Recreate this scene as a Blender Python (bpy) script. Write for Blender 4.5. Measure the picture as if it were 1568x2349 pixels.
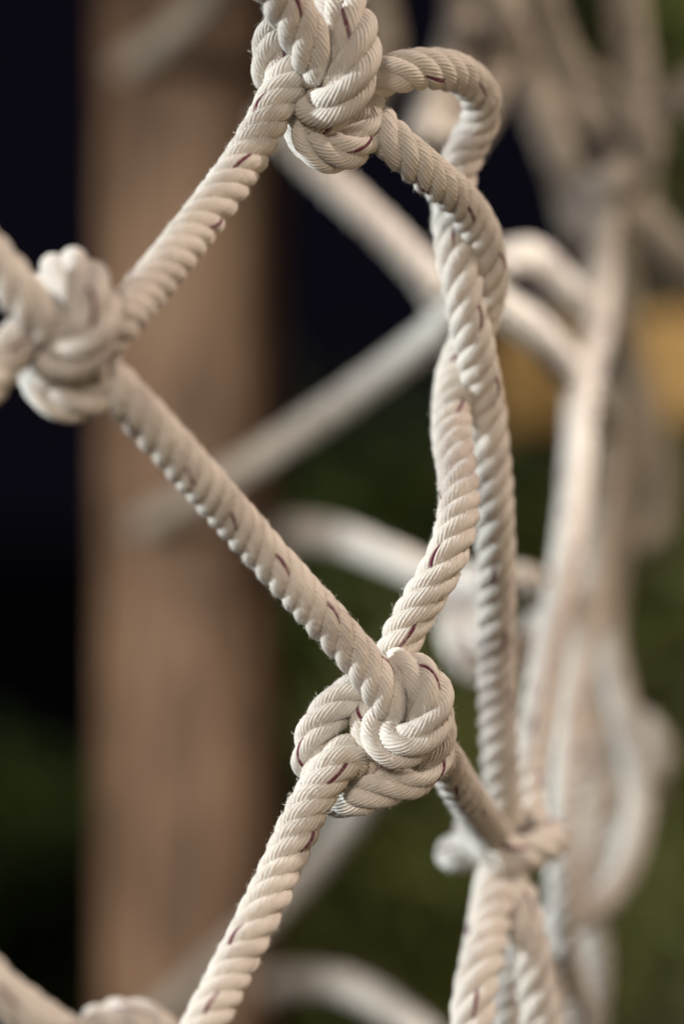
import bpy, math, random
import numpy as np
from mathutils import Vector

sc = bpy.context.scene
for o in list(bpy.data.objects):
    bpy.data.objects.remove(o, do_unlink=True)
COL = sc.collection

# ------------------------------------------------------------------ camera
D0 = 1.28                      # metres from the lens to the plane of focus
CAMZ = 1.35
U = (24.0 / 100.0 * D0) / 1568.0   # metres per drawing unit in the plane of focus

cam_d = bpy.data.cameras.new('camera')
cam = bpy.data.objects.new('camera', cam_d)
COL.objects.link(cam)
cam.location = (0, 0, CAMZ)
cam.rotation_euler = (math.radians(90), 0, 0)
cam_d.sensor_fit = 'HORIZONTAL'
cam_d.sensor_width = 24.0
cam_d.lens = 100.0
cam_d.clip_start = 0.05
cam_d.clip_end = 300.0
cam_d.dof.use_dof = True
cam_d.dof.focus_distance = D0 - 0.006
cam_d.dof.aperture_fstop = 2.0
cam_d.dof.aperture_blades = 0
sc.camera = cam

# ------------------------------------------------------------------ world, lamps, exposure
w = bpy.data.worlds.new('World')
sc.world = w
w.use_nodes = True
bg = w.node_tree.nodes['Background']
bg.inputs['Color'].default_value = (0.55, 0.46, 0.9, 1)
bg.inputs['Strength'].default_value = 0.0058


def lamp(name, loc, target, size, power, color):
    d = bpy.data.lights.new(name, 'AREA')
    d.shape = 'DISK'
    d.size = size
    d.energy = power
    d.color = color
    o = bpy.data.objects.new(name, d)
    COL.objects.link(o)
    o.location = loc
    o.rotation_euler = (Vector(target) - Vector(loc)).to_track_quat('-Z', 'Y').to_euler()
    return o


FOC = (0, D0, CAMZ)


def spot(name, loc, target, cone, blend, power, color, soft=0.12):
    d = bpy.data.lights.new(name, 'SPOT')
    d.energy = power
    d.color = color
    d.spot_size = math.radians(cone)
    d.spot_blend = blend
    d.shadow_soft_size = soft
    o = bpy.data.objects.new(name, d)
    COL.objects.link(o)
    o.location = loc
    o.rotation_euler = (Vector(target) - Vector(loc)).to_track_quat('-Z', 'Y').to_euler()
    return o


spot('spotlight_cool', (-4.6, 1.12, 2.6), (0.0, 1.24, 1.25), 16, 0.6, 1480, (0.88, 0.96, 1.0), 0.14)
spot('fill_far_ropes', (1.6, 0.2, 2.4), (0.09, 1.69, 1.465), 7, 0.5, 240, (1.0, 0.97, 0.95), 0.06)  # added narrow spot that brightens the pale blurred ropes behind the net
spot('spotlight_warm', (3.2, 1.5, 4.6), (-0.07, 1.32, 1.32), 15, 0.6, 600, (1.0, 0.82, 0.72))
spot('fill_front', (-0.75, -1.7, 2.35), (-0.16, 1.5, 1.12), 19, 0.9, 260, (1.0, 0.88, 0.77), 0.35)  # added front fill in place of ambient light on the shaded rope faces
spot('fill_post', (-1.6, 0.2, 1.7), (-0.19, 2.38, 1.38), 25, 0.6, 120, (1.0, 0.90, 0.78), 0.1)  # unseen helper light, put in to brighten the post alone
lamp('fill_overhead', (0.2, -0.75, 2.15), FOC, 1.5, 6, (1.0, 0.88, 0.78))  # weak added fill to lift the deep shadows
spot('fill_amber_side', (2.6, 0.2, 0.8), (0.0, 1.28, 1.4), 22, 0.6, 60, (1.0, 0.70, 0.38), 0.3)  # added fill imitating warm bounce on the right sides of the ropes
spot('fill_rail', (0.42, 2.15, 2.35), (0.42, 2.95, 1.46), 46, 0.7, 62, (1.0, 0.86, 0.62), 0.08)  # helper light added to brighten the ochre rail, no real fitting there
spot('fill_shrubs', (1.9, 2.9, 2.6), (-0.05, 4.7, 0.95), 74, 0.7, 300, (1.0, 1.0, 0.72), 0.12)  # made-up light that lifts the shrubs out of the dark
spot('fill_amber_top', (1.5, 1.5, 2.7), (0.22, 1.88, 1.58), 24, 0.6, 40, (1.0, 0.76, 0.50), 0.1)  # added amber fill giving shape to the ropes at the top right

sc.view_settings.view_transform = 'Standard'
sc.view_settings.look = 'None'
sc.view_settings.exposure = 0.12
sc.view_settings.gamma = 1.0
sc.render.engine = 'CYCLES'
sc.cycles.use_adaptive_sampling = False
sc.cycles.use_denoising = True
sc.cycles.max_bounces = 6
sc.cycles.diffuse_bounces = 4


def P(x, y, z=0.0):
    """point seen at (x, y) of a 1568-wide frame, z drawing units behind the plane of focus"""
    d = D0 + z * U
    s = U * d / D0
    return np.array([(x - 784.0) * s, d, CAMZ - (y - 1174.5) * s])


def ZD(dist):
    return (dist - D0) / U


# ------------------------------------------------------------------ materials
def new_mat(name):
    m = bpy.data.materials.new(name)
    m.use_nodes = True
    nt = m.node_tree
    b = nt.nodes['Principled BSDF']
    return m, nt, b


def nd(nt, t, **kw):
    n = nt.nodes.new(t)
    for k, v in kw.items():
        setattr(n, k, v)
    return n


def ramp(nt, stops):
    r = nt.nodes.new('ShaderNodeValToRGB')
    e = r.color_ramp.elements
    while len(e) < len(stops):
        e.new(0.5)
    for i, (p, c) in enumerate(stops):
        e[i].position = p
        e[i].color = (*c, 1)
    return r


def rope_material(name, base, fade=None):
    m, nt, b = new_mat(name)
    L = nt.links
    uv = nd(nt, 'ShaderNodeUVMap', uv_map='yarn')
    mp = nd(nt, 'ShaderNodeMapping')
    mp.inputs['Scale'].default_value = (0.9, 6.0, 1.0)
    L.new(uv.outputs[0], mp.inputs[0])
    n1 = nd(nt, 'ShaderNodeTexNoise')
    n1.inputs['Scale'].default_value = 2.2
    n1.inputs['Detail'].default_value = 5
    n1.inputs['Roughness'].default_value = 0.65
    L.new(mp.outputs[0], n1.inputs['Vector'])
    r1 = ramp(nt, [(0.25, (0.80, 0.78, 0.75)), (0.55, (1, 1, 1)), (0.8, (1.06, 1.05, 1.03))])
    L.new(n1.outputs['Fac'], r1.inputs[0])
    tc = nd(nt, 'ShaderNodeTexCoord')
    n2 = nd(nt, 'ShaderNodeTexNoise')
    n2.inputs['Scale'].default_value = 22.0
    n2.inputs['Detail'].default_value = 4
    n2.inputs['Roughness'].default_value = 0.6
    L.new(tc.outputs['Object'], n2.inputs['Vector'])
    r2 = ramp(nt, [(0.28, (0.66, 0.62, 0.60)), (0.46, (0.93, 0.91, 0.89)), (0.66, (1.03, 1.02, 1.0))])
    L.new(n2.outputs['Fac'], r2.inputs[0])
    mx = nd(nt, 'ShaderNodeMix', data_type='RGBA', blend_type='MULTIPLY')
    mx.inputs[0].default_value = 1.0
    mx.inputs[6].default_value = (*base, 1)
    if fade is not None:
        # worn dye: the tracer yarn is rubbed pale in places
        n3 = nd(nt, 'ShaderNodeTexNoise')
        n3.inputs['Scale'].default_value = 95.0
        n3.inputs['Detail'].default_value = 3
        L.new(nd(nt, 'ShaderNodeTexCoord').outputs['Object'], n3.inputs['Vector'])
        r3 = ramp(nt, [(0.54, base), (0.76, fade)])
        L.new(n3.outputs['Fac'], r3.inputs[0])
        L.new(r3.outputs[0], mx.inputs[6])
    L.new(r1.outputs[0], mx.inputs[7])
    mx2 = nd(nt, 'ShaderNodeMix', data_type='RGBA', blend_type='MULTIPLY')
    mx2.inputs[0].default_value = 1.0
    L.new(mx.outputs[2], mx2.inputs[6])
    L.new(r2.outputs[0], mx2.inputs[7])
    # greyish handling stains in blotches
    n4 = nd(nt, 'ShaderNodeTexNoise')
    n4.inputs['Scale'].default_value = 9.0
    n4.inputs['Detail'].default_value = 5
    n4.inputs['Roughness'].default_value = 0.7
    L.new(nd(nt, 'ShaderNodeNewGeometry').outputs['Position'], n4.inputs['Vector'])
    r4 = ramp(nt, [(0.54, (1, 1, 1)), (0.68, (0.70, 0.665, 0.67))])
    L.new(n4.outputs['Fac'], r4.inputs[0])
    mx3 = nd(nt, 'ShaderNodeMix', data_type='RGBA', blend_type='MULTIPLY')
    mx3.inputs[0].default_value = 1.0
    L.new(mx2.outputs[2], mx3.inputs[6])
    L.new(r4.outputs[0], mx3.inputs[7])
    L.new(mx3.outputs[2], b.inputs['Base Color'])
    b.inputs['Roughness'].default_value = 0.9
    b.inputs['Specular IOR Level'].default_value = 0.12
    b.inputs['Sheen Weight'].default_value = 0.25
    b.inputs['Sheen Roughness'].default_value = 0.5
    bp = nd(nt, 'ShaderNodeBump')
    bp.inputs['Strength'].default_value = 0.6
    bp.inputs['Distance'].default_value = 0.0004
    L.new(n1.outputs['Fac'], bp.inputs['Height'])
    L.new(bp.outputs[0], b.inputs['Normal'])
    return m


M_ROPE = rope_material('rope_cotton', (0.72, 0.678, 0.618))
M_MARK = rope_material('rope_marker_purple', (0.15, 0.032, 0.06), fade=(0.50, 0.40, 0.42))
m, nt, b = new_mat('rope_fluff')
b.inputs['Base Color'].default_value = (0.74, 0.68, 0.60, 1)
b.inputs['Roughness'].default_value = 0.8
M_FLUFF = m


def wood_material(name, c0, c1, c2, sc_long=3.0, rough=0.65):
    m, nt, b = new_mat(name)
    L = nt.links
    tc = nd(nt, 'ShaderNodeTexCoord')
    mp = nd(nt, 'ShaderNodeMapping')
    mp.inputs['Scale'].default_value = (26, 26, sc_long)
    L.new(tc.outputs['Object'], mp.inputs[0])
    n = nd(nt, 'ShaderNodeTexNoise')
    n.inputs['Scale'].default_value = 1.6
    n.inputs['Detail'].default_value = 6
    n.inputs['Distortion'].default_value = 1.2
    L.new(mp.outputs[0], n.inputs['Vector'])
    n2 = nd(nt, 'ShaderNodeTexNoise')
    n2.inputs['Scale'].default_value = 5.0
    n2.inputs['Detail'].default_value = 3
    L.new(tc.outputs['Object'], n2.inputs['Vector'])
    ad = nd(nt, 'ShaderNodeMath', operation='MULTIPLY_ADD')
    ad.inputs[1].default_value = 0.55
    L.new(n.outputs['Fac'], ad.inputs[0])
    ml = nd(nt, 'ShaderNodeMath', operation='MULTIPLY')
    ml.inputs[1].default_value = 0.45
    L.new(n2.outputs['Fac'], ml.inputs[0])
    L.new(ml.outputs[0], ad.inputs[2])
    r = ramp(nt, [(0.37, c0), (0.5, c1), (0.62, c2)])
    L.new(ad.outputs[0], r.inputs[0])
    L.new(r.outputs[0], b.inputs['Base Color'])
    b.inputs['Roughness'].default_value = rough
    bp = nd(nt, 'ShaderNodeBump')
    bp.inputs['Strength'].default_value = 0.4
    bp.inputs['Distance'].default_value = 0.003
    L.new(n.outputs['Fac'], bp.inputs['Height'])
    L.new(bp.outputs[0], b.inputs['Normal'])
    return m


M_POST = wood_material('timber_brown', (0.10, 0.056, 0.034), (0.29, 0.185, 0.12), (0.50, 0.335, 0.22))
M_OCHRE = wood_material('timber_ochre', (0.32, 0.19, 0.075), (0.46, 0.30, 0.125), (0.55, 0.37, 0.17))


def leaf_material(name, a, bcol):
    m, nt, b = new_mat(name)
    L = nt.links
    tc = nd(nt, 'ShaderNodeTexCoord')
    n = nd(nt, 'ShaderNodeTexNoise')
    n.inputs['Scale'].default_value = 7.0
    n.inputs['Detail'].default_value = 3
    L.new(tc.outputs['Object'], n.inputs['Vector'])
    r = ramp(nt, [(0.3, a), (0.7, bcol)])
    L.new(n.outputs['Fac'], r.inputs[0])
    L.new(r.outputs[0], b.inputs['Base Color'])
    b.inputs['Roughness'].default_value = 0.55
    return m


M_LEAF = leaf_material('leaf_green', (0.035, 0.06, 0.012), (0.09, 0.12, 0.03))
M_LEAF2 = leaf_material('leaf_olive', (0.07, 0.08, 0.018), (0.13, 0.13, 0.035))
M_STEM = wood_material('stem_bark', (0.03, 0.022, 0.015), (0.06, 0.045, 0.03), (0.09, 0.065, 0.045))
M_GRASS = leaf_material('grass_dark', (0.02, 0.03, 0.01), (0.045, 0.06, 0.018))


# ------------------------------------------------------------------ mesh helpers
def link(o, parent=None):
    COL.objects.link(o)
    if parent is not None:
        o.parent = parent
    return o


def mesh_np(name, verts, quads, mat, uvs=None, smooth=True):
    me = bpy.data.meshes.new(name)
    nv, nq = len(verts), len(quads)
    me.vertices.add(nv)
    me.vertices.foreach_set('co', np.asarray(verts, np.float32).ravel())
    me.loops.add(nq * 4)
    me.loops.foreach_set('vertex_index', np.asarray(quads, np.int32).ravel())
    me.polygons.add(nq)
    me.polygons.foreach_set('loop_start', np.arange(nq, dtype=np.int32) * 4)
    me.polygons.foreach_set('use_smooth', np.full(nq, smooth))
    if uvs is not None:
        l = me.uv_layers.new(name='yarn')
        l.data.foreach_set('uv', np.asarray(uvs, np.float32).ravel())
    me.materials.append(mat)
    me.update(calc_edges=True)
    return me


def tag(o, label=None, cat=None, group=None, kind=None):
    if label:
        o['label'] = label
    if cat:
        o['category'] = cat
    if group:
        o['group'] = group
    if kind:
        o['kind'] = kind
    return o


def empty(name, loc):
    o = bpy.data.objects.new(name, None)
    o.empty_display_size = 0.02
    link(o)
    o.location = loc
    return o


# ------------------------------------------------------------------ the rope generator
DIA = 99 * U                   # rope diameter
LAY = 2.10 * DIA               # length of one full turn of a strand (four strands, Z lay)
NSTR = 4


def norm(a):
    return a / np.maximum(np.linalg.norm(a, axis=-1, keepdims=True), 1e-12)


def spline(ctrl, step):
    """centripetal Catmull-Rom through ctrl, resampled at even steps"""
    c = np.asarray(ctrl, float)
    c = np.vstack([2 * c[0] - c[1], c, 2 * c[-1] - c[-2]])
    out = []
    for i in range(1, len(c) - 2):
        p0, p1, p2, p3 = c[i - 1:i + 3]
        t0 = 0.0
        t1 = t0 + max(np.linalg.norm(p1 - p0), 1e-9) ** 0.5
        t2 = t1 + max(np.linalg.norm(p2 - p1), 1e-9) ** 0.5
        t3 = t2 + max(np.linalg.norm(p3 - p2), 1e-9) ** 0.5
        t = np.linspace(t1, t2, 40, endpoint=False)[:, None]
        a1 = (t1 - t) / (t1 - t0) * p0 + (t - t0) / (t1 - t0) * p1
        a2 = (t2 - t) / (t2 - t1) * p1 + (t - t1) / (t2 - t1) * p2
        a3 = (t3 - t) / (t3 - t2) * p2 + (t - t2) / (t3 - t2) * p3
        b1 = (t2 - t) / (t2 - t0) * a1 + (t - t0) / (t2 - t0) * a2
        b2 = (t3 - t) / (t3 - t1) * a2 + (t - t1) / (t3 - t1) * a3
        out.append((t2 - t) / (t2 - t1) * b1 + (t - t1) / (t2 - t1) * b2)
    out.append(c[-2][None])
    q = np.vstack(out)
    # a light smoothing takes the kinks out of the hand-placed points
    for _ in range(10):
        q[1:-1] = 0.25 * q[:-2] + 0.5 * q[1:-1] + 0.25 * q[2:]
    d = np.concatenate([[0], np.cumsum(np.linalg.norm(np.diff(q, axis=0), axis=1))])
    n = max(6, int(d[-1] / step))
    s = np.linspace(0, d[-1], n)
    return np.stack([np.interp(s, d, q[:, k]) for k in range(3)], 1), s


def frames(p):
    t = norm(np.gradient(p, axis=0))
    n = np.zeros_like(p)
    ref = np.array([0, -1.0, 0.05])
    v = ref - t[0] * ref.dot(t[0])
    n[0] = v / np.linalg.norm(v)
    for i in range(1, len(p)):
        v = n[i - 1] - t[i] * n[i - 1].dot(t[i])
        n[i] = v / np.linalg.norm(v)
    return t, n, np.cross(t, n)


def wobble(rng, s, length, amp):
    out = np.zeros_like(s)
    for k in range(4):
        out += np.sin(s / length * (1 + k * 0.83) * 2 * math.pi + rng.uniform(0, 6.28)) / (k + 1)
    return out * amp / 1.6


ROPE_SEED = [11]
YARNS = 14


def lay_rope(parent, pts, fine=True, dia=DIA, phase=0.0, lay=LAY, marker=True, fluff=0, deform=0.03, fill=0.235):
    """four strands twisted round the path pts; every strand a mesh of its own under parent"""
    ROPE_SEED[0] += 1
    rng = np.random.default_rng(ROPE_SEED[0])
    step = (4.6 if fine else 9.0) * U
    sub = 4 if fine else 2
    yarns = YARNS if fine else 10
    p, s = spline([P(*q) for q in pts], step)
    t, n, b = frames(p)
    rs = fill * dia                # strand radius; a high fill gives shallow grooves
    rc0 = (0.5 - fill) * dia
    org = np.array(parent.location)
    M = yarns * sub
    fl_v, fl_q = [], []
    common = wobble(rng, s, 8 * dia, 0.45)       # the lay tightens and loosens along the rope
    for k in range(NSTR):
        th = common + 2 * math.pi * (s / lay + k / NSTR) + phase + wobble(rng, s, 7 * dia, 0.10)
        rc = rc0 * (1 + wobble(rng, s, 4 * dia, deform))
        c = p + rc[:, None] * (np.cos(th)[:, None] * n + np.sin(th)[:, None] * b)
        rad = np.cos(th)[:, None] * n + np.sin(th)[:, None] * b
        tt = norm(np.gradient(c, axis=0))
        e1 = norm(rad - tt * np.sum(rad * tt, 1, keepdims=True))
        e2 = np.cross(tt, e1)
        sl = np.concatenate([[0], np.cumsum(np.linalg.norm(np.diff(c, axis=0), axis=1))])
        psi = -sl * math.tan(math.radians(51)) / rs + rng.uniform(0, 6.28)
        j = np.arange(M)
        # yarn ripple: round yarns with narrow grooves between them
        fr = (j % sub) / sub
        ripple = np.abs(np.sin(math.pi * fr)) ** 0.7
        amp = 0.085 if fine else 0.03
        yv = rng.normal(0, 0.012, yarns)          # no two yarns sit equally high
        base_r = 1 - amp + amp * 1.3 * ripple + np.repeat(yv, sub)
        ang = 2 * math.pi * j[None, :] / M + psi[:, None]
        rr = rs * base_r[None, :] * (1 + wobble(rng, s, 3 * dia, deform))[:, None]
        rr = rr * (1 + 0.004 * rng.standard_normal((len(s), M)))
        # every yarn swells and sinks a little along its way
        kn = max(3, int(s[-1] / (0.45 * dia)))
        ctl = rng.normal(0, 0.016, (kn, yarns))
        xs = np.linspace(0, kn - 1.001, len(s))
        i0 = xs.astype(int)
        f_ = xs - i0
        f_ = (f_ * f_ * (3 - 2 * f_))[:, None]
        yl = ctl[i0] * (1 - f_) + ctl[np.minimum(i0 + 1, kn - 1)] * f_
        rr = rr * (1 + np.repeat(yl, sub, axis=1))
        # strands are packed: a little narrower across than they are deep
        v = c[:, None, :] + (np.cos(ang) * rr)[..., None] * e1[:, None, :] \
            + (np.sin(ang) * rr * 0.95)[..., None] * e2[:, None, :]
        v = v - org
        N = len(s)
        i = np.arange(N - 1)[:, None]
        jj = np.arange(M)[None, :]
        jn = (jj + 1) % M
        quads = np.stack([i * M + jj, i * M + jn, (i + 1) * M + jn, (i + 1) * M + jj], -1)
        u0 = np.broadcast_to((sl[:-1] / rs)[:, None], (N - 1, M))
        u1 = np.broadcast_to((sl[1:] / rs)[:, None], (N - 1, M))
        v0 = np.broadcast_to((jj / sub).astype(float), (N - 1, M))
        v1 = v0 + 1.0 / sub
        uv = np.stack([np.stack([u0, v0], -1), np.stack([u0, v1], -1),
                       np.stack([u1, v1], -1), np.stack([u1, v0], -1)], 2)
        has = marker and k == 0
        if has:
            keep = np.arange(M) >= sub
        else:
            keep = np.ones(M, bool)
        V = v.reshape(-1, 3)
        me = mesh_np('strand', V, quads[:, keep].reshape(-1, 4), M_ROPE, uv[:, keep].reshape(-1, 2))
        st = bpy.data.objects.new('strand', me)
        link(st, parent)
        if has:
            cols = sub + 1
            V2 = v[:, :cols, :].reshape(-1, 3)
            jm = np.arange(sub)[None, :]
            q2 = np.stack([i * cols + jm, i * cols + jm + 1, (i + 1) * cols + jm + 1, (i + 1) * cols + jm], -1)
            me2 = mesh_np('marker_yarn', V2, q2.reshape(-1, 4), M_MARK, uv[:, :sub].reshape(-1, 2))
            my = bpy.data.objects.new('marker_yarn', me2)
            link(my, st)
        if fluff:
            # loose fibre ends standing off the strand
            cnt = int(fluff * s[-1] / dia / NSTR)
            ii = rng.integers(1, N - 1, cnt)
            aa = rng.uniform(-1.7, 1.7, cnt)
            dirn = np.cos(aa)[:, None] * e1[ii] + np.sin(aa)[:, None] * e2[ii]
            tang = norm(np.cross(dirn, rng.standard_normal((cnt, 3))))
            ln = rng.uniform(0.02, 0.11, cnt)[:, None] * dia
            a0 = c[ii] + dirn * rs * 0.95
            a1 = a0 + dirn * ln * 0.6 + tang * ln * 0.5
            a2 = a1 + dirn * ln * 0.15 + tang * ln * 0.9
            wd = norm(np.cross(tang, dirn)) * 0.00009
            for q0, q1, w_ in ((a0, a1, wd), (a1, a2, wd * 0.8)):
                base = sum(len(x) for x in fl_v)
                fl_v.append(np.stack([q0 - w_, q0 + w_, q1 + w_ * 0.7, q1 - w_ * 0.7], 1).reshape(-1, 3) - org)
                fl_q.append(base + np.arange(cnt * 4).reshape(-1, 4))
    if fluff:
        me = mesh_np('loose_fibres', np.vstack(fl_v), np.vstack(fl_q), M_FLUFF, smooth=False)
        f = bpy.data.objects.new('loose_fibres', me)
        link(f, parent)
        f['kind'] = 'stuff'


def rope(label, pts, group=None, **kw):
    e = empty('rope', P(*pts[0]))
    tag(e, label, 'rope', group)
    lay_rope(e, pts, **kw)
    return e


def knot(label, turns, group='net knots', at=None, **kw):
    e = empty('rope_knot', P(*(at or turns[0][0])))
    tag(e, label, 'knot', group)
    for i, tpts in enumerate(turns):
        k2 = dict(kw)
        if isinstance(tpts, tuple):
            tpts, extra = tpts
            k2.update(extra)
        lay_rope(e, tpts, phase=1.1 * i, **k2)
    return e


# ------------------------------------------------------------------ the setting
gm = bpy.data.meshes.new('ground')
gm.from_pydata([(-60, -20, 0), (60, -20, 0), (60, 140, 0), (-60, 140, 0)], [], [(0, 1, 2, 3)])
gm.materials.append(M_GRASS)
tag(link(bpy.data.objects.new('ground', gm)), kind='structure')


def box_mesh(name, sx, sy, sz, mat, bevel=0.006, seg=3):
    import bmesh
    bm = bmesh.new()
    bmesh.ops.create_cube(bm, size=1.0)
    for v in bm.verts:
        v.co.x *= sx
        v.co.y *= sy
        v.co.z *= sz
    bmesh.ops.bevel(bm, geom=list(bm.edges), offset=bevel, segments=seg, affect='EDGES', profile=0.5)
    me = bpy.data.meshes.new(name)
    bm.to_mesh(me)
    bm.free()
    me.materials.append(mat)
    return me


# square brown post, set on its corner
pd = 2.4
pc = P(428, 1174.5, ZD(pd))
post = bpy.data.objects.new('timber_post', box_mesh('timber_post', 0.152, 0.152, 3.2, M_POST, 0.05, 8))
link(post)
post.location = (pc[0], pd + 0.076, 1.55)
post.rotation_euler = (0, 0, math.radians(-9))
for p_ in post.data.polygons:
    p_.use_smooth = True
tag(post, 'thick brown timber post with rounded corners standing behind the net', 'post')

# ochre boards far behind the net at the right
ra = P(1145, 890, ZD(3.2))
rb = P(2300, 790, ZD(2.7))
rl = float(np.linalg.norm(rb - ra))
rail = bpy.data.objects.new('timber_rail', box_mesh('timber_rail', 0.05, 0.125, rl, M_OCHRE, 0.02, 5))
link(rail)
rail.location = tuple((ra + rb) / 2)
rail.rotation_euler = Vector(rb - ra).to_track_quat('Z', 'Y').to_euler()
tag(rail, 'ochre yellow timber rail running out of frame behind the bunched ropes', 'rail')


# shrubs in the dark garden
def bush(label, cx, cy, dist, rx, ry, rz, count, mat, seed, leaf=0.05):
    rng = np.random.default_rng(seed)
    c = P(cx, cy, ZD(dist))
    root = empty('garden_shrub', (c[0], dist, 0))
    tag(root, label, 'shrub', 'shrubs behind the net')
    cen = np.array([0, 0, c[2]])
    # leaf clumps spread through an uneven volume
    nc = max(8, count // 60)
    cd = norm(rng.standard_normal((nc, 3))) * (rng.uniform(0.25, 1.0, (nc, 1)) ** 0.5)
    cl = cen + cd * np.array([rx, ry, rz])
    idx = rng.integers(0, nc, count)
    pos = cl[idx] + rng.standard_normal((count, 3)) * 0.22 * np.array([rx, ry, rz])
    pos[:, 2] = np.maximum(pos[:, 2], 0.04)
    ax = norm(rng.standard_normal((count, 3)) + np.array([0, 0, 0.4]))
    bx = norm(np.cross(ax, rng.standard_normal((count, 3))))
    nx = np.cross(ax, bx)
    ln = leaf * rng.uniform(0.6, 1.3, (count, 1))
    wd = ln * 0.33
    v = np.stack([pos, pos + ax * ln * 0.5 + bx * wd + nx * ln * 0.1, pos + ax * ln, pos + ax * ln * 0.5 - bx * wd + nx * ln * 0.1], 1)
    me = mesh_np('foliage', v.reshape(-1, 3), np.arange(count * 4).reshape(-1, 4), mat, smooth=False)
    f = bpy.data.objects.new('foliage', me)
    link(f, root)
    f['kind'] = 'stuff'
    # stems
    vs, qs = [], []
    for k in range(9):
        a = np.array([rng.uniform(-.1, .1), rng.uniform(-.1, .1), -0.05])
        e = cl[rng.integers(0, nc)]
        for q in range(6):
            t0, t1 = q / 6, (q + 1) / 6
            bend = lambda t: a * (1 - t) + e * t + np.array([0, 0, 0.12 * math.sin(t * 3.1)])
            p0, p1 = bend(t0), bend(t1)
            r0, r1 = 0.016 * (1 - t0 * 0.8), 0.016 * (1 - t1 * 0.8)
            base = len(vs)
            for (pp, r) in ((p0, r0), (p1, r1)):
                for h in range(5):
                    vs.append(pp + r * np.array([math.cos(h * 1.2566), math.sin(h * 1.2566), 0]))
            for h in range(5):
                qs.append((base + h, base + (h + 1) % 5, base + 5 + (h + 1) % 5, base + 5 + h))
    me = mesh_np('stem', np.array(vs), np.array(qs), M_STEM)
    link(bpy.data.objects.new('stem', me), root)
    return root


bush('olive green shrub showing below the centre knot', 1010, 2060, 4.6, 0.36, 0.3, 0.42, 5200, M_LEAF2, 3)
bush('dim green shrub at lower left beyond the post', 90, 2250, 5.2, 0.30, 0.3, 0.34, 3200, M_LEAF, 4)
bush('dark green shrub seen between the pale crossing ropes', 900, 1480, 5.6, 0.30, 0.4, 0.42, 4200, M_LEAF, 5)
bush('olive green shrub at right edge behind the bunched ropes', 1500, 1560, 5.0, 0.28, 0.3, 0.42, 4200, M_LEAF2, 6)
bush('tall green shrub tip at the top right corner', 1545, 140, 4.8, 0.14, 0.2, 0.22, 1600, M_LEAF2, 7)

# ------------------------------------------------------------------ near net: the ropes in focus
rope('beige rope running from the left knot down to the sharp centre knot',
     [(175, 800, -560), (215, 838, -590), (300, 925, -540), (420, 1055, -420), (560, 1215, -250), (690, 1360, -150),
      (780, 1460, -90), (830, 1518, -70), (872, 1578, -56), (898, 1620, -30), (910, 1650, 40)], phase=0.4, lay=LAY * 0.93, fluff=420)
rope('brightly lit cream rope slanting from the top knot down to the left knot',
     [(705, 172, 70), (690, 166, 20), (665, 180, -22), (640, 222, -35), (608, 285, -60), (575, 345, -110),
      (480, 480, -220), (380, 610, -390), (300, 705, -520), (245, 768, -600), (195, 805, -590)], phase=1.3, fluff=420)
rope('cream rope leaving the centre knot for the bottom edge',
     [(838, 1760, 80), (822, 1742, 30), (798, 1732, -10), (772, 1752, -30), (724, 1821, -40), (691, 1884, -60), (640, 2000, -110),
      (589, 2110, -180), (532, 2225, -260), (476, 2335, -340), (430, 2430, -400)], phase=2.2, fluff=420)
rope('rope from the top knot crossing behind its neighbour and bending into the centre knot',
     [(835, 240, 70), (870, 292, 40), (915, 338, 30), (985, 398, 90), (1045, 450, 190), (1090, 510, 270), (1114, 580, 320),
      (1118, 650, 370), (1103, 720, 420), (1073, 785, 440), (1045, 855, 420), (1037, 930, 350), (1037, 1010, 270), (1050, 1085, 190),
      (1053, 1150, 130), (1040, 1230, 80), (1008, 1310, 50), (960, 1392, 50), (918, 1472, 60), (890, 1550, 90)], phase=0.2, fluff=420, fill=0.232)
rope('rope looping right of the top knot then hanging long to the lower right knot',
     [(800, 215, 90), (850, 184, 60), (900, 168, 50), (960, 158, 80), (1020, 160, 140), (1070, 180, 220), (1103, 228, 300), (1098, 285, 350),
      (1070, 338, 370), (1048, 405, 370), (1036, 475, 360), (1040, 545, 320), (1055, 630, 290), (1070, 716, 290), (1087, 790, 310),
      (1100, 860, 350), (1114, 940, 400), (1124, 1040, 430), (1131, 1130, 450), (1136, 1260, 500), (1137, 1400, 570), (1139, 1550, 650),
      (1144, 1700, 740), (1150, 1800, 800), (1160, 1900, 850)], phase=1.0, fluff=260, fill=0.236)
rope('short tan rope behind the centre knot going to the lower right knot',
     [(960, 1690, 130), (1010, 1735, 180), (1050, 1800, 300), (1090, 1862, 500), (1135, 1920, 800)], phase=0.7, fluff=260)

# centre knot: collar round the incoming rope, left bight, lower turn
knot('sharp tightly pulled rope knot at the centre of the picture',
     [([(848, 1560, 95), (880, 1540, 40), (915, 1536, -10), (955, 1550, -35), (984, 1584, -50), (995, 1628, -55), (978, 1674, -58), (942, 1706, -55),
        (900, 1714, -45), (866, 1696, -25), (850, 1665, 5), (862, 1632, 60)], dict(dia=DIA * 1.04, lay=LAY * 1.3)),
      ([(880, 1560, 90), (830, 1582, 50), (778, 1614, 30), (737, 1664, 22), (716, 1715, 25), (722, 1768, 50), (755, 1800, 90), (800, 1800, 120)], dict(lay=LAY * 1.25)),
      ([(985, 1640, 60), (1000, 1690, 50), (990, 1736, 42), (968, 1768, 36), (934, 1788, 30), (890, 1800, 26), (846, 1814, 34), (806, 1828, 56), (765, 1826, 84), (728, 1800, 100)], dict(lay=LAY * 1.25))],
     at=(900, 1700, 0), fluff=420)


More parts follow.
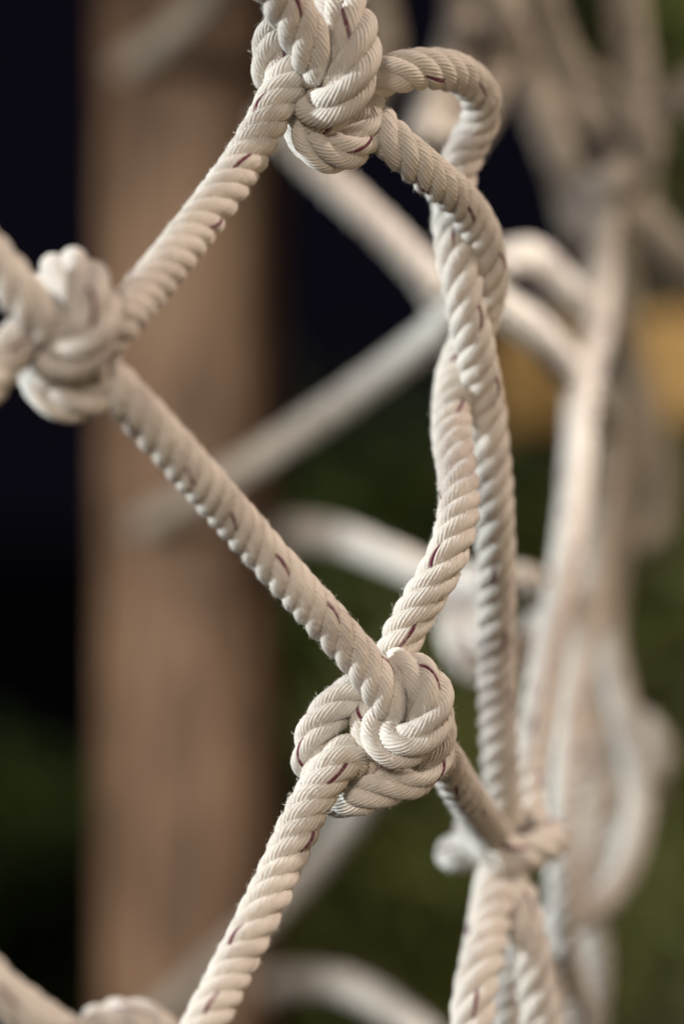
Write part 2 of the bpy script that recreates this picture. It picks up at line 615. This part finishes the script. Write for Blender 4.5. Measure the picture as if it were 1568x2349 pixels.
# the same tie as seen from below: collar, left bight and the loop hanging under it
def tie(dx, dy, dz, sy=1.0):
    sh = lambda pts: [(x + dx, 190 + (y - 190) * sy + dy, z + dz) for x, y, z in pts]
    return [(sh([(728, 60, 100), (745, 18, 40), (775, 10, -20), (804, 48, -66), (818, 104, -84), (812, 160, -88), (790, 210, -80), (756, 246, -55), (718, 256, -10), (690, 240, 50)]),
             dict(dia=DIA * 1.16, lay=LAY * 1.55)),
            (sh([(700, 20, 60), (660, 50, 50), (632, 85, 45), (624, 128, 45), (627, 172, 50), (652, 210, 75)]), {}),
            (sh([(706, 235, 60), (697, 275, 34), (702, 308, 14), (720, 334, 2), (750, 348, -4), (786, 346, 0), (822, 322, 14), (843, 290, 34), (840, 245, 66)]),
             dict(lay=LAY * 1.45, fill=0.232))]


def tie_in(dx, dy, dz):
    return [(x + dx, y + dy, z + dz) for x, y, z in
            [(560, -150, -330), (610, -70, -230), (652, 0, -165), (686, 60, -128), (714, 112, -98), (736, 156, -50), (748, 190, 30)]]


knot('grey beige knot at the top edge with a loop hanging below', tie(0, 0, 0), at=(740, 200, 0), fluff=260)
rope('grey beige rope entering the top knot from the upper left', tie_in(0, 0, 0), phase=0.9, fluff=260, dia=DIA * 1.14, lay=LAY * 1.25)
rope('dim ochre rope behind the top knot leaving the top edge',
     [(835, -100, ZD(2.05)), (862, 10, ZD(2.0)), (878, 110, ZD(1.95)), (850, 220, ZD(1.9)), (800, 300, ZD(1.86))], phase=0.4, fine=False, dia=DIA * 1.3)

# left knot, nearer to the camera
knot('blurred pink lit knot at the left edge', [tie(-602, 592, -590, 0.84)[0], tie(-602, 592, -590, 0.84)[2]], fill=0.25, at=(130, 780, -590))
rope('blurred rope entering the left knot from the upper left', [(-170, 420, -790), (-70, 535, -740), (20, 640, -715), (90, 722, -685), (128, 768, -640), (146, 800, -560)], phase=0.1)
rope('orange tinted rope leaving the left knot at the left edge',
     [(-90, 960, -750), (-20, 860, -710), (40, 790, -650), (75, 762, -610), (100, 755, -550)], phase=0.6)

# bottom left corner
rope('blurred beige rope crossing the bottom left corner',
     [(-120, 2120, -820), (-20, 2260, -780), (70, 2330, -740), (170, 2400, -700)], phase=0.3)
knot('white knot top peeping over the bottom edge',
     [[(190, 2420, -640), (220, 2365, -680), (280, 2345, -700), (345, 2360, -700), (380, 2420, -660)]],
     at=(290, 2420, -650))

# lower right knot and the ropes under it
knot('shadowed brown knot at lower right with a white end sticking out left',
     [[(1090, 1890, 920), (1082, 1915, 840), (1115, 1940, 770), (1170, 1958, 745), (1228, 1952, 770), (1262, 1930, 850), (1240, 1908, 940), (1180, 1905, 990)],
      [(1170, 1930, 930), (1100, 1945, 840), (1050, 1954, 850), (1046, 1960, 930), (1100, 1955, 990)],
      [(1105, 1880, 860), (1128, 1925, 790), (1150, 1985, 790), (1165, 2040, 850)]],
     at=(1160, 1940, 850), fine=False)
LOW = 'ropes hanging under the lower right knot'
rope('white rope hanging at left below the shadowed knot',
     [(1150, 1950, 860), (1132, 2050, 720), (1114, 2160, 570), (1092, 2260, 460), (1078, 2400, 380)], LOW, phase=0.2, dia=DIA * 1.12, lay=LAY * 1.35)
rope('brown shaded rope hanging at right below the shadowed knot',
     [(1160, 1980, 860), (1185, 2060, 740), (1207, 2150, 700), (1228, 2250, 700), (1245, 2400, 720)], LOW, phase=1.2, dia=DIA * 1.08, lay=LAY * 1.25)
rope('pale rope showing between two darker ropes at the bottom edge',
     [(1165, 2050, 1000), (1170, 2150, 950), (1168, 2250, 900), (1155, 2400, 860)], LOW, phase=2.0)

# ------------------------------------------------------------------ the next layers of the net, out of focus
BGR = 'out of focus ropes behind'
F = dict(fine=False, dia=DIA * 1.13, lay=LAY * 1.13)
z1 = ZD(1.72)
rope('pinkish white blurred rope slanting down behind the top knot',
     [(600, 250, z1 - 300), (690, 350, z1 - 200), (800, 455, z1 - 150), (910, 560, z1 - 100), (985, 645, z1), (1030, 720, z1 + 200)], BGR, phase=0.3, **F)
rope('long blurred beige rope slanting across the timber post at mid height',
     [(300, 1215, ZD(2.46)), (345, 1195, ZD(2.36)), (480, 1120, ZD(2.1)), (640, 1020, ZD(1.9)), (800, 910, ZD(1.82)), (930, 815, ZD(1.75)), (1020, 740, ZD(1.7)), (1090, 660, ZD(1.66))], BGR, phase=0.9, **F)
rope('upper white blurred rope right of the twisted ropes',
     [(1070, 690, ZD(1.72)), (1130, 610, ZD(1.70)), (1200, 585, ZD(1.70)), (1270, 640, ZD(1.74)), (1340, 710, ZD(1.82)), (1410, 800, ZD(1.95))], BGR, phase=1.9, **F)
rope('lower white blurred rope right of the twisted ropes',
     [(1060, 640, ZD(1.68)), (1130, 690, ZD(1.66)), (1210, 745, ZD(1.68)), (1290, 830, ZD(1.74)), (1355, 920, ZD(1.84)), (1400, 1040, ZD(1.96))], BGR, phase=2.9, **F)
rope('blurred pale rope arching right behind the centre ropes',
     [(520, 1290, ZD(2.75)), (620, 1235, ZD(2.5)), (740, 1225, ZD(2.0)), (850, 1260, ZD(1.78)), (960, 1310, ZD(1.72)), (1060, 1370, ZD(1.68)), (1150, 1420, ZD(1.66))], BGR, phase=0.1, **F)
knot('blurred pale knot half hidden behind the long hanging rope',
     [[(1060, 1330, ZD(1.66)), (1120, 1330, ZD(1.62)), (1200, 1330, ZD(1.62)), (1245, 1380, ZD(1.64)), (1230, 1450, ZD(1.66)), (1150, 1480, ZD(1.64)), (1070, 1440, ZD(1.66))],
      [(1040, 1400, ZD(1.68)), (1050, 1480, ZD(1.66)), (1090, 1530, ZD(1.66)), (1160, 1530, ZD(1.66)), (1215, 1490, ZD(1.68))]],
     at=(1130, 1430, ZD(1.65)), fine=False)
rope('dim blurred rope behind the cream rope at the bottom',
     [(930, 1700, ZD(1.75)), (860, 1800, ZD(1.8)), (740, 1960, ZD(1.88)), (600, 2110, ZD(1.96)), (440, 2260, ZD(2.04)), (300, 2380, ZD(2.1))], BGR, phase=0.5, **F)
rope('blurred rope arching out of the bottom edge',
     [(500, 2280, ZD(2.7)), (610, 2262, ZD(2.45)), (720, 2252, ZD(2.0)), (810, 2268, ZD(1.84)), (900, 2315, ZD(1.78)), (1010, 2400, ZD(1.74))], BGR, phase=0.6, **F)
rope('faint blurred rope crossing the timber post at the top edge',
     [(560, -120, ZD(1.9)), (470, 0, ZD(2.05)), (390, 80, ZD(2.2)), (310, 135, ZD(2.36)), (270, 160, ZD(2.46))], BGR, phase=0.8, **F)

# ------------------------------------------------------------------ bunched ropes at the right
BUN = 'bunched ropes at the right'
F = dict(fine=False, dia=DIA * 1.02)
rope('pale lit rope at the left side of the right bunch',
     [(1390, 420, ZD(1.840)), (1385, 600, ZD(1.816)), (1370, 760, ZD(1.776)), (1335, 900, ZD(1.744)), (1322, 1100, ZD(1.696)), (1298, 1300, ZD(1.632)),
      (1258, 1500, ZD(1.568)), (1228, 1680, ZD(1.504)), (1210, 1800, ZD(1.472)), (1215, 1900, ZD(1.456))], BUN, phase=0.2, **F)
rope('beige rope in the middle of the right bunch reaching the bottom edge',
     [(1350, 420, ZD(2.04)), (1350, 640, ZD(2.0)), (1390, 850, ZD(1.94)), (1392, 1050, ZD(1.9)), (1372, 1250, ZD(1.84)), (1340, 1450, ZD(1.76)), (1310, 1650, ZD(1.68)),
      (1295, 1850, ZD(1.62)), (1290, 2000, ZD(1.6)), (1290, 2150, ZD(1.6)), (1320, 2300, ZD(1.62)), (1330, 2420, ZD(1.64))], BUN, phase=1.2, **F)
rope('brown slack rope hanging in a loop at the right edge',
     [(1400, 560, ZD(2.1)), (1440, 780, ZD(2.08)), (1490, 960, ZD(2.05)), (1515, 1100, ZD(2.03)), (1500, 1220, ZD(2.0)), (1450, 1250, ZD(1.98)), (1420, 1150, ZD(1.98)), (1425, 1000, ZD(2.0))], BUN, phase=0.8, **F)
rope('beige rope bulging at lower right then turning back to the bunch',
     [(1375, 1250, ZD(1.86)), (1385, 1420, ZD(1.82)), (1415, 1580, ZD(1.78)), (1450, 1710, ZD(1.76)), (1468, 1820, ZD(1.75)), (1445, 1960, ZD(1.73)), (1390, 2060, ZD(1.70)),
      (1310, 2110, ZD(1.66)), (1240, 2140, ZD(1.62))], BUN, phase=1.5, **F)
rope('whitish rope inside the lower right bulge',
     [(1350, 1480, ZD(1.9)), (1370, 1650, ZD(1.86)), (1400, 1800, ZD(1.8)), (1405, 1930, ZD(1.76)), (1370, 2030, ZD(1.74))], BUN, phase=2.5, **F)

TOPR = 'ropes meeting at the top right'
F = dict(fine=False, dia=DIA * 1.4, lay=LAY * 1.4)
knot('large blurred brown knot at the top right',
     [[(1260, 180, ZD(1.920)), (1340, 260, ZD(1.850)), (1410, 340, ZD(1.880)), (1400, 430, ZD(1.820)), (1330, 420, ZD(1.860)), (1280, 340, ZD(1.900))],
      [(1330, 180, ZD(1.940)), (1430, 240, ZD(1.860)), (1480, 320, ZD(1.840)), (1450, 420, ZD(1.860)), (1370, 470, ZD(1.900))],
      [(1470, 430, ZD(1.900)), (1420, 500, ZD(1.860)), (1340, 510, ZD(1.860)), (1300, 440, ZD(1.900))]],
     at=(1370, 350, ZD(1.860)), fine=False, dia=DIA * 1.3, lay=LAY * 1.3)
rope('brown blurred rope slanting from the top edge into the top right knot',
     [(1090, -80, ZD(1.780)), (1150, 40, ZD(1.800)), (1210, 170, ZD(1.860)), (1265, 320, ZD(1.840)), (1320, 470, ZD(1.880)), (1350, 600, ZD(1.900))], TOPR, phase=0.5, **F)
rope('pinkish blurred rope dropping from the top edge into the top right knot',
     [(1420, -100, ZD(1.850)), (1440, 60, ZD(1.860)), (1455, 200, ZD(1.860)), (1420, 330, ZD(1.860))], TOPR, phase=0.9, **F)
rope('blurred rope reaching the top right knot from the right edge',
     [(1680, 150, ZD(1.850)), (1570, 215, ZD(1.850)), (1490, 260, ZD(1.860)), (1410, 330, ZD(1.880))], TOPR, phase=1.9, **F)
rope('brown blurred rope leaving the top right knot below the dark gap',
     [(1420, 420, ZD(1.880)), (1480, 510, ZD(1.880)), (1560, 590, ZD(1.900)), (1680, 680, ZD(1.920))], TOPR, phase=1.4, **F)
rope('olive brown blurred rope crossing the top edge at the right',
     [(1230, -100, ZD(1.900)), (1250, 40, ZD(1.900)), (1310, 170, ZD(1.900)), (1390, 270, ZD(1.900))], TOPR, phase=1.7, **F)
rope('grey blurred rope standing right above the looped rope',
     [(1150, -90, ZD(1.880)), (1158, 20, ZD(1.860)), (1150, 120, ZD(1.840)), (1105, 240, ZD(1.800)), (1040, 340, ZD(1.760))], TOPR, phase=0.1, **F)
rope('tan blurred rope seen through the loop beside the top knot',
     [(1050, -90, ZD(1.860)), (1062, 20, ZD(1.840)), (1048, 110, ZD(1.810)), (1005, 220, ZD(1.780)), (975, 330, ZD(1.740))], TOPR, phase=0.1, **F)
F = dict(fine=False, dia=DIA * 1.02)
rope('dim blurred rope filling the right bunch between its pale neighbours',
     [(1400, 440, ZD(2.12)), (1425, 620, ZD(2.1)), (1440, 800, ZD(2.06)), (1455, 950, ZD(2.04)), (1445, 1100, ZD(2.0)), (1410, 1300, ZD(1.94)), (1395, 1480, ZD(1.9)), (1430, 1650, ZD(1.88)), (1450, 1800, ZD(1.86))], BUN, phase=0.4, **F)
rope('tan blurred rope at the foot of the right bunch',
     [(1300, 1560, ZD(1.72)), (1345, 1720, ZD(1.7)), (1350, 1880, ZD(1.68)), (1330, 2010, ZD(1.66)), (1275, 2120, ZD(1.62)), (1250, 2240, ZD(1.6)), (1270, 2400, ZD(1.6))], BUN, phase=1.4, **F)
knot('small pale blurred knot sticking out of the right bunch low down',
     [[(1450, 1650, ZD(1.82)), (1495, 1680, ZD(1.8)), (1510, 1740, ZD(1.8)), (1480, 1790, ZD(1.8)), (1440, 1770, ZD(1.82))],
      [(1440, 1700, ZD(1.84)), (1480, 1730, ZD(1.83)), (1500, 1800, ZD(1.84)), (1470, 1850, ZD(1.84))]],
     at=(1470, 1740, ZD(1.82)), fine=False)
rope('narrow shaded rope running down the inside of the right bunch',
     [(1330, 1150, ZD(1.95)), (1345, 1350, ZD(1.92)), (1370, 1550, ZD(1.9)), (1378, 1750, ZD(1.86)), (1350, 1900, ZD(1.8)), (1340, 2050, ZD(1.76)), (1365, 2200, ZD(1.74)), (1350, 2400, ZD(1.72))], BUN, phase=2.1, **F)
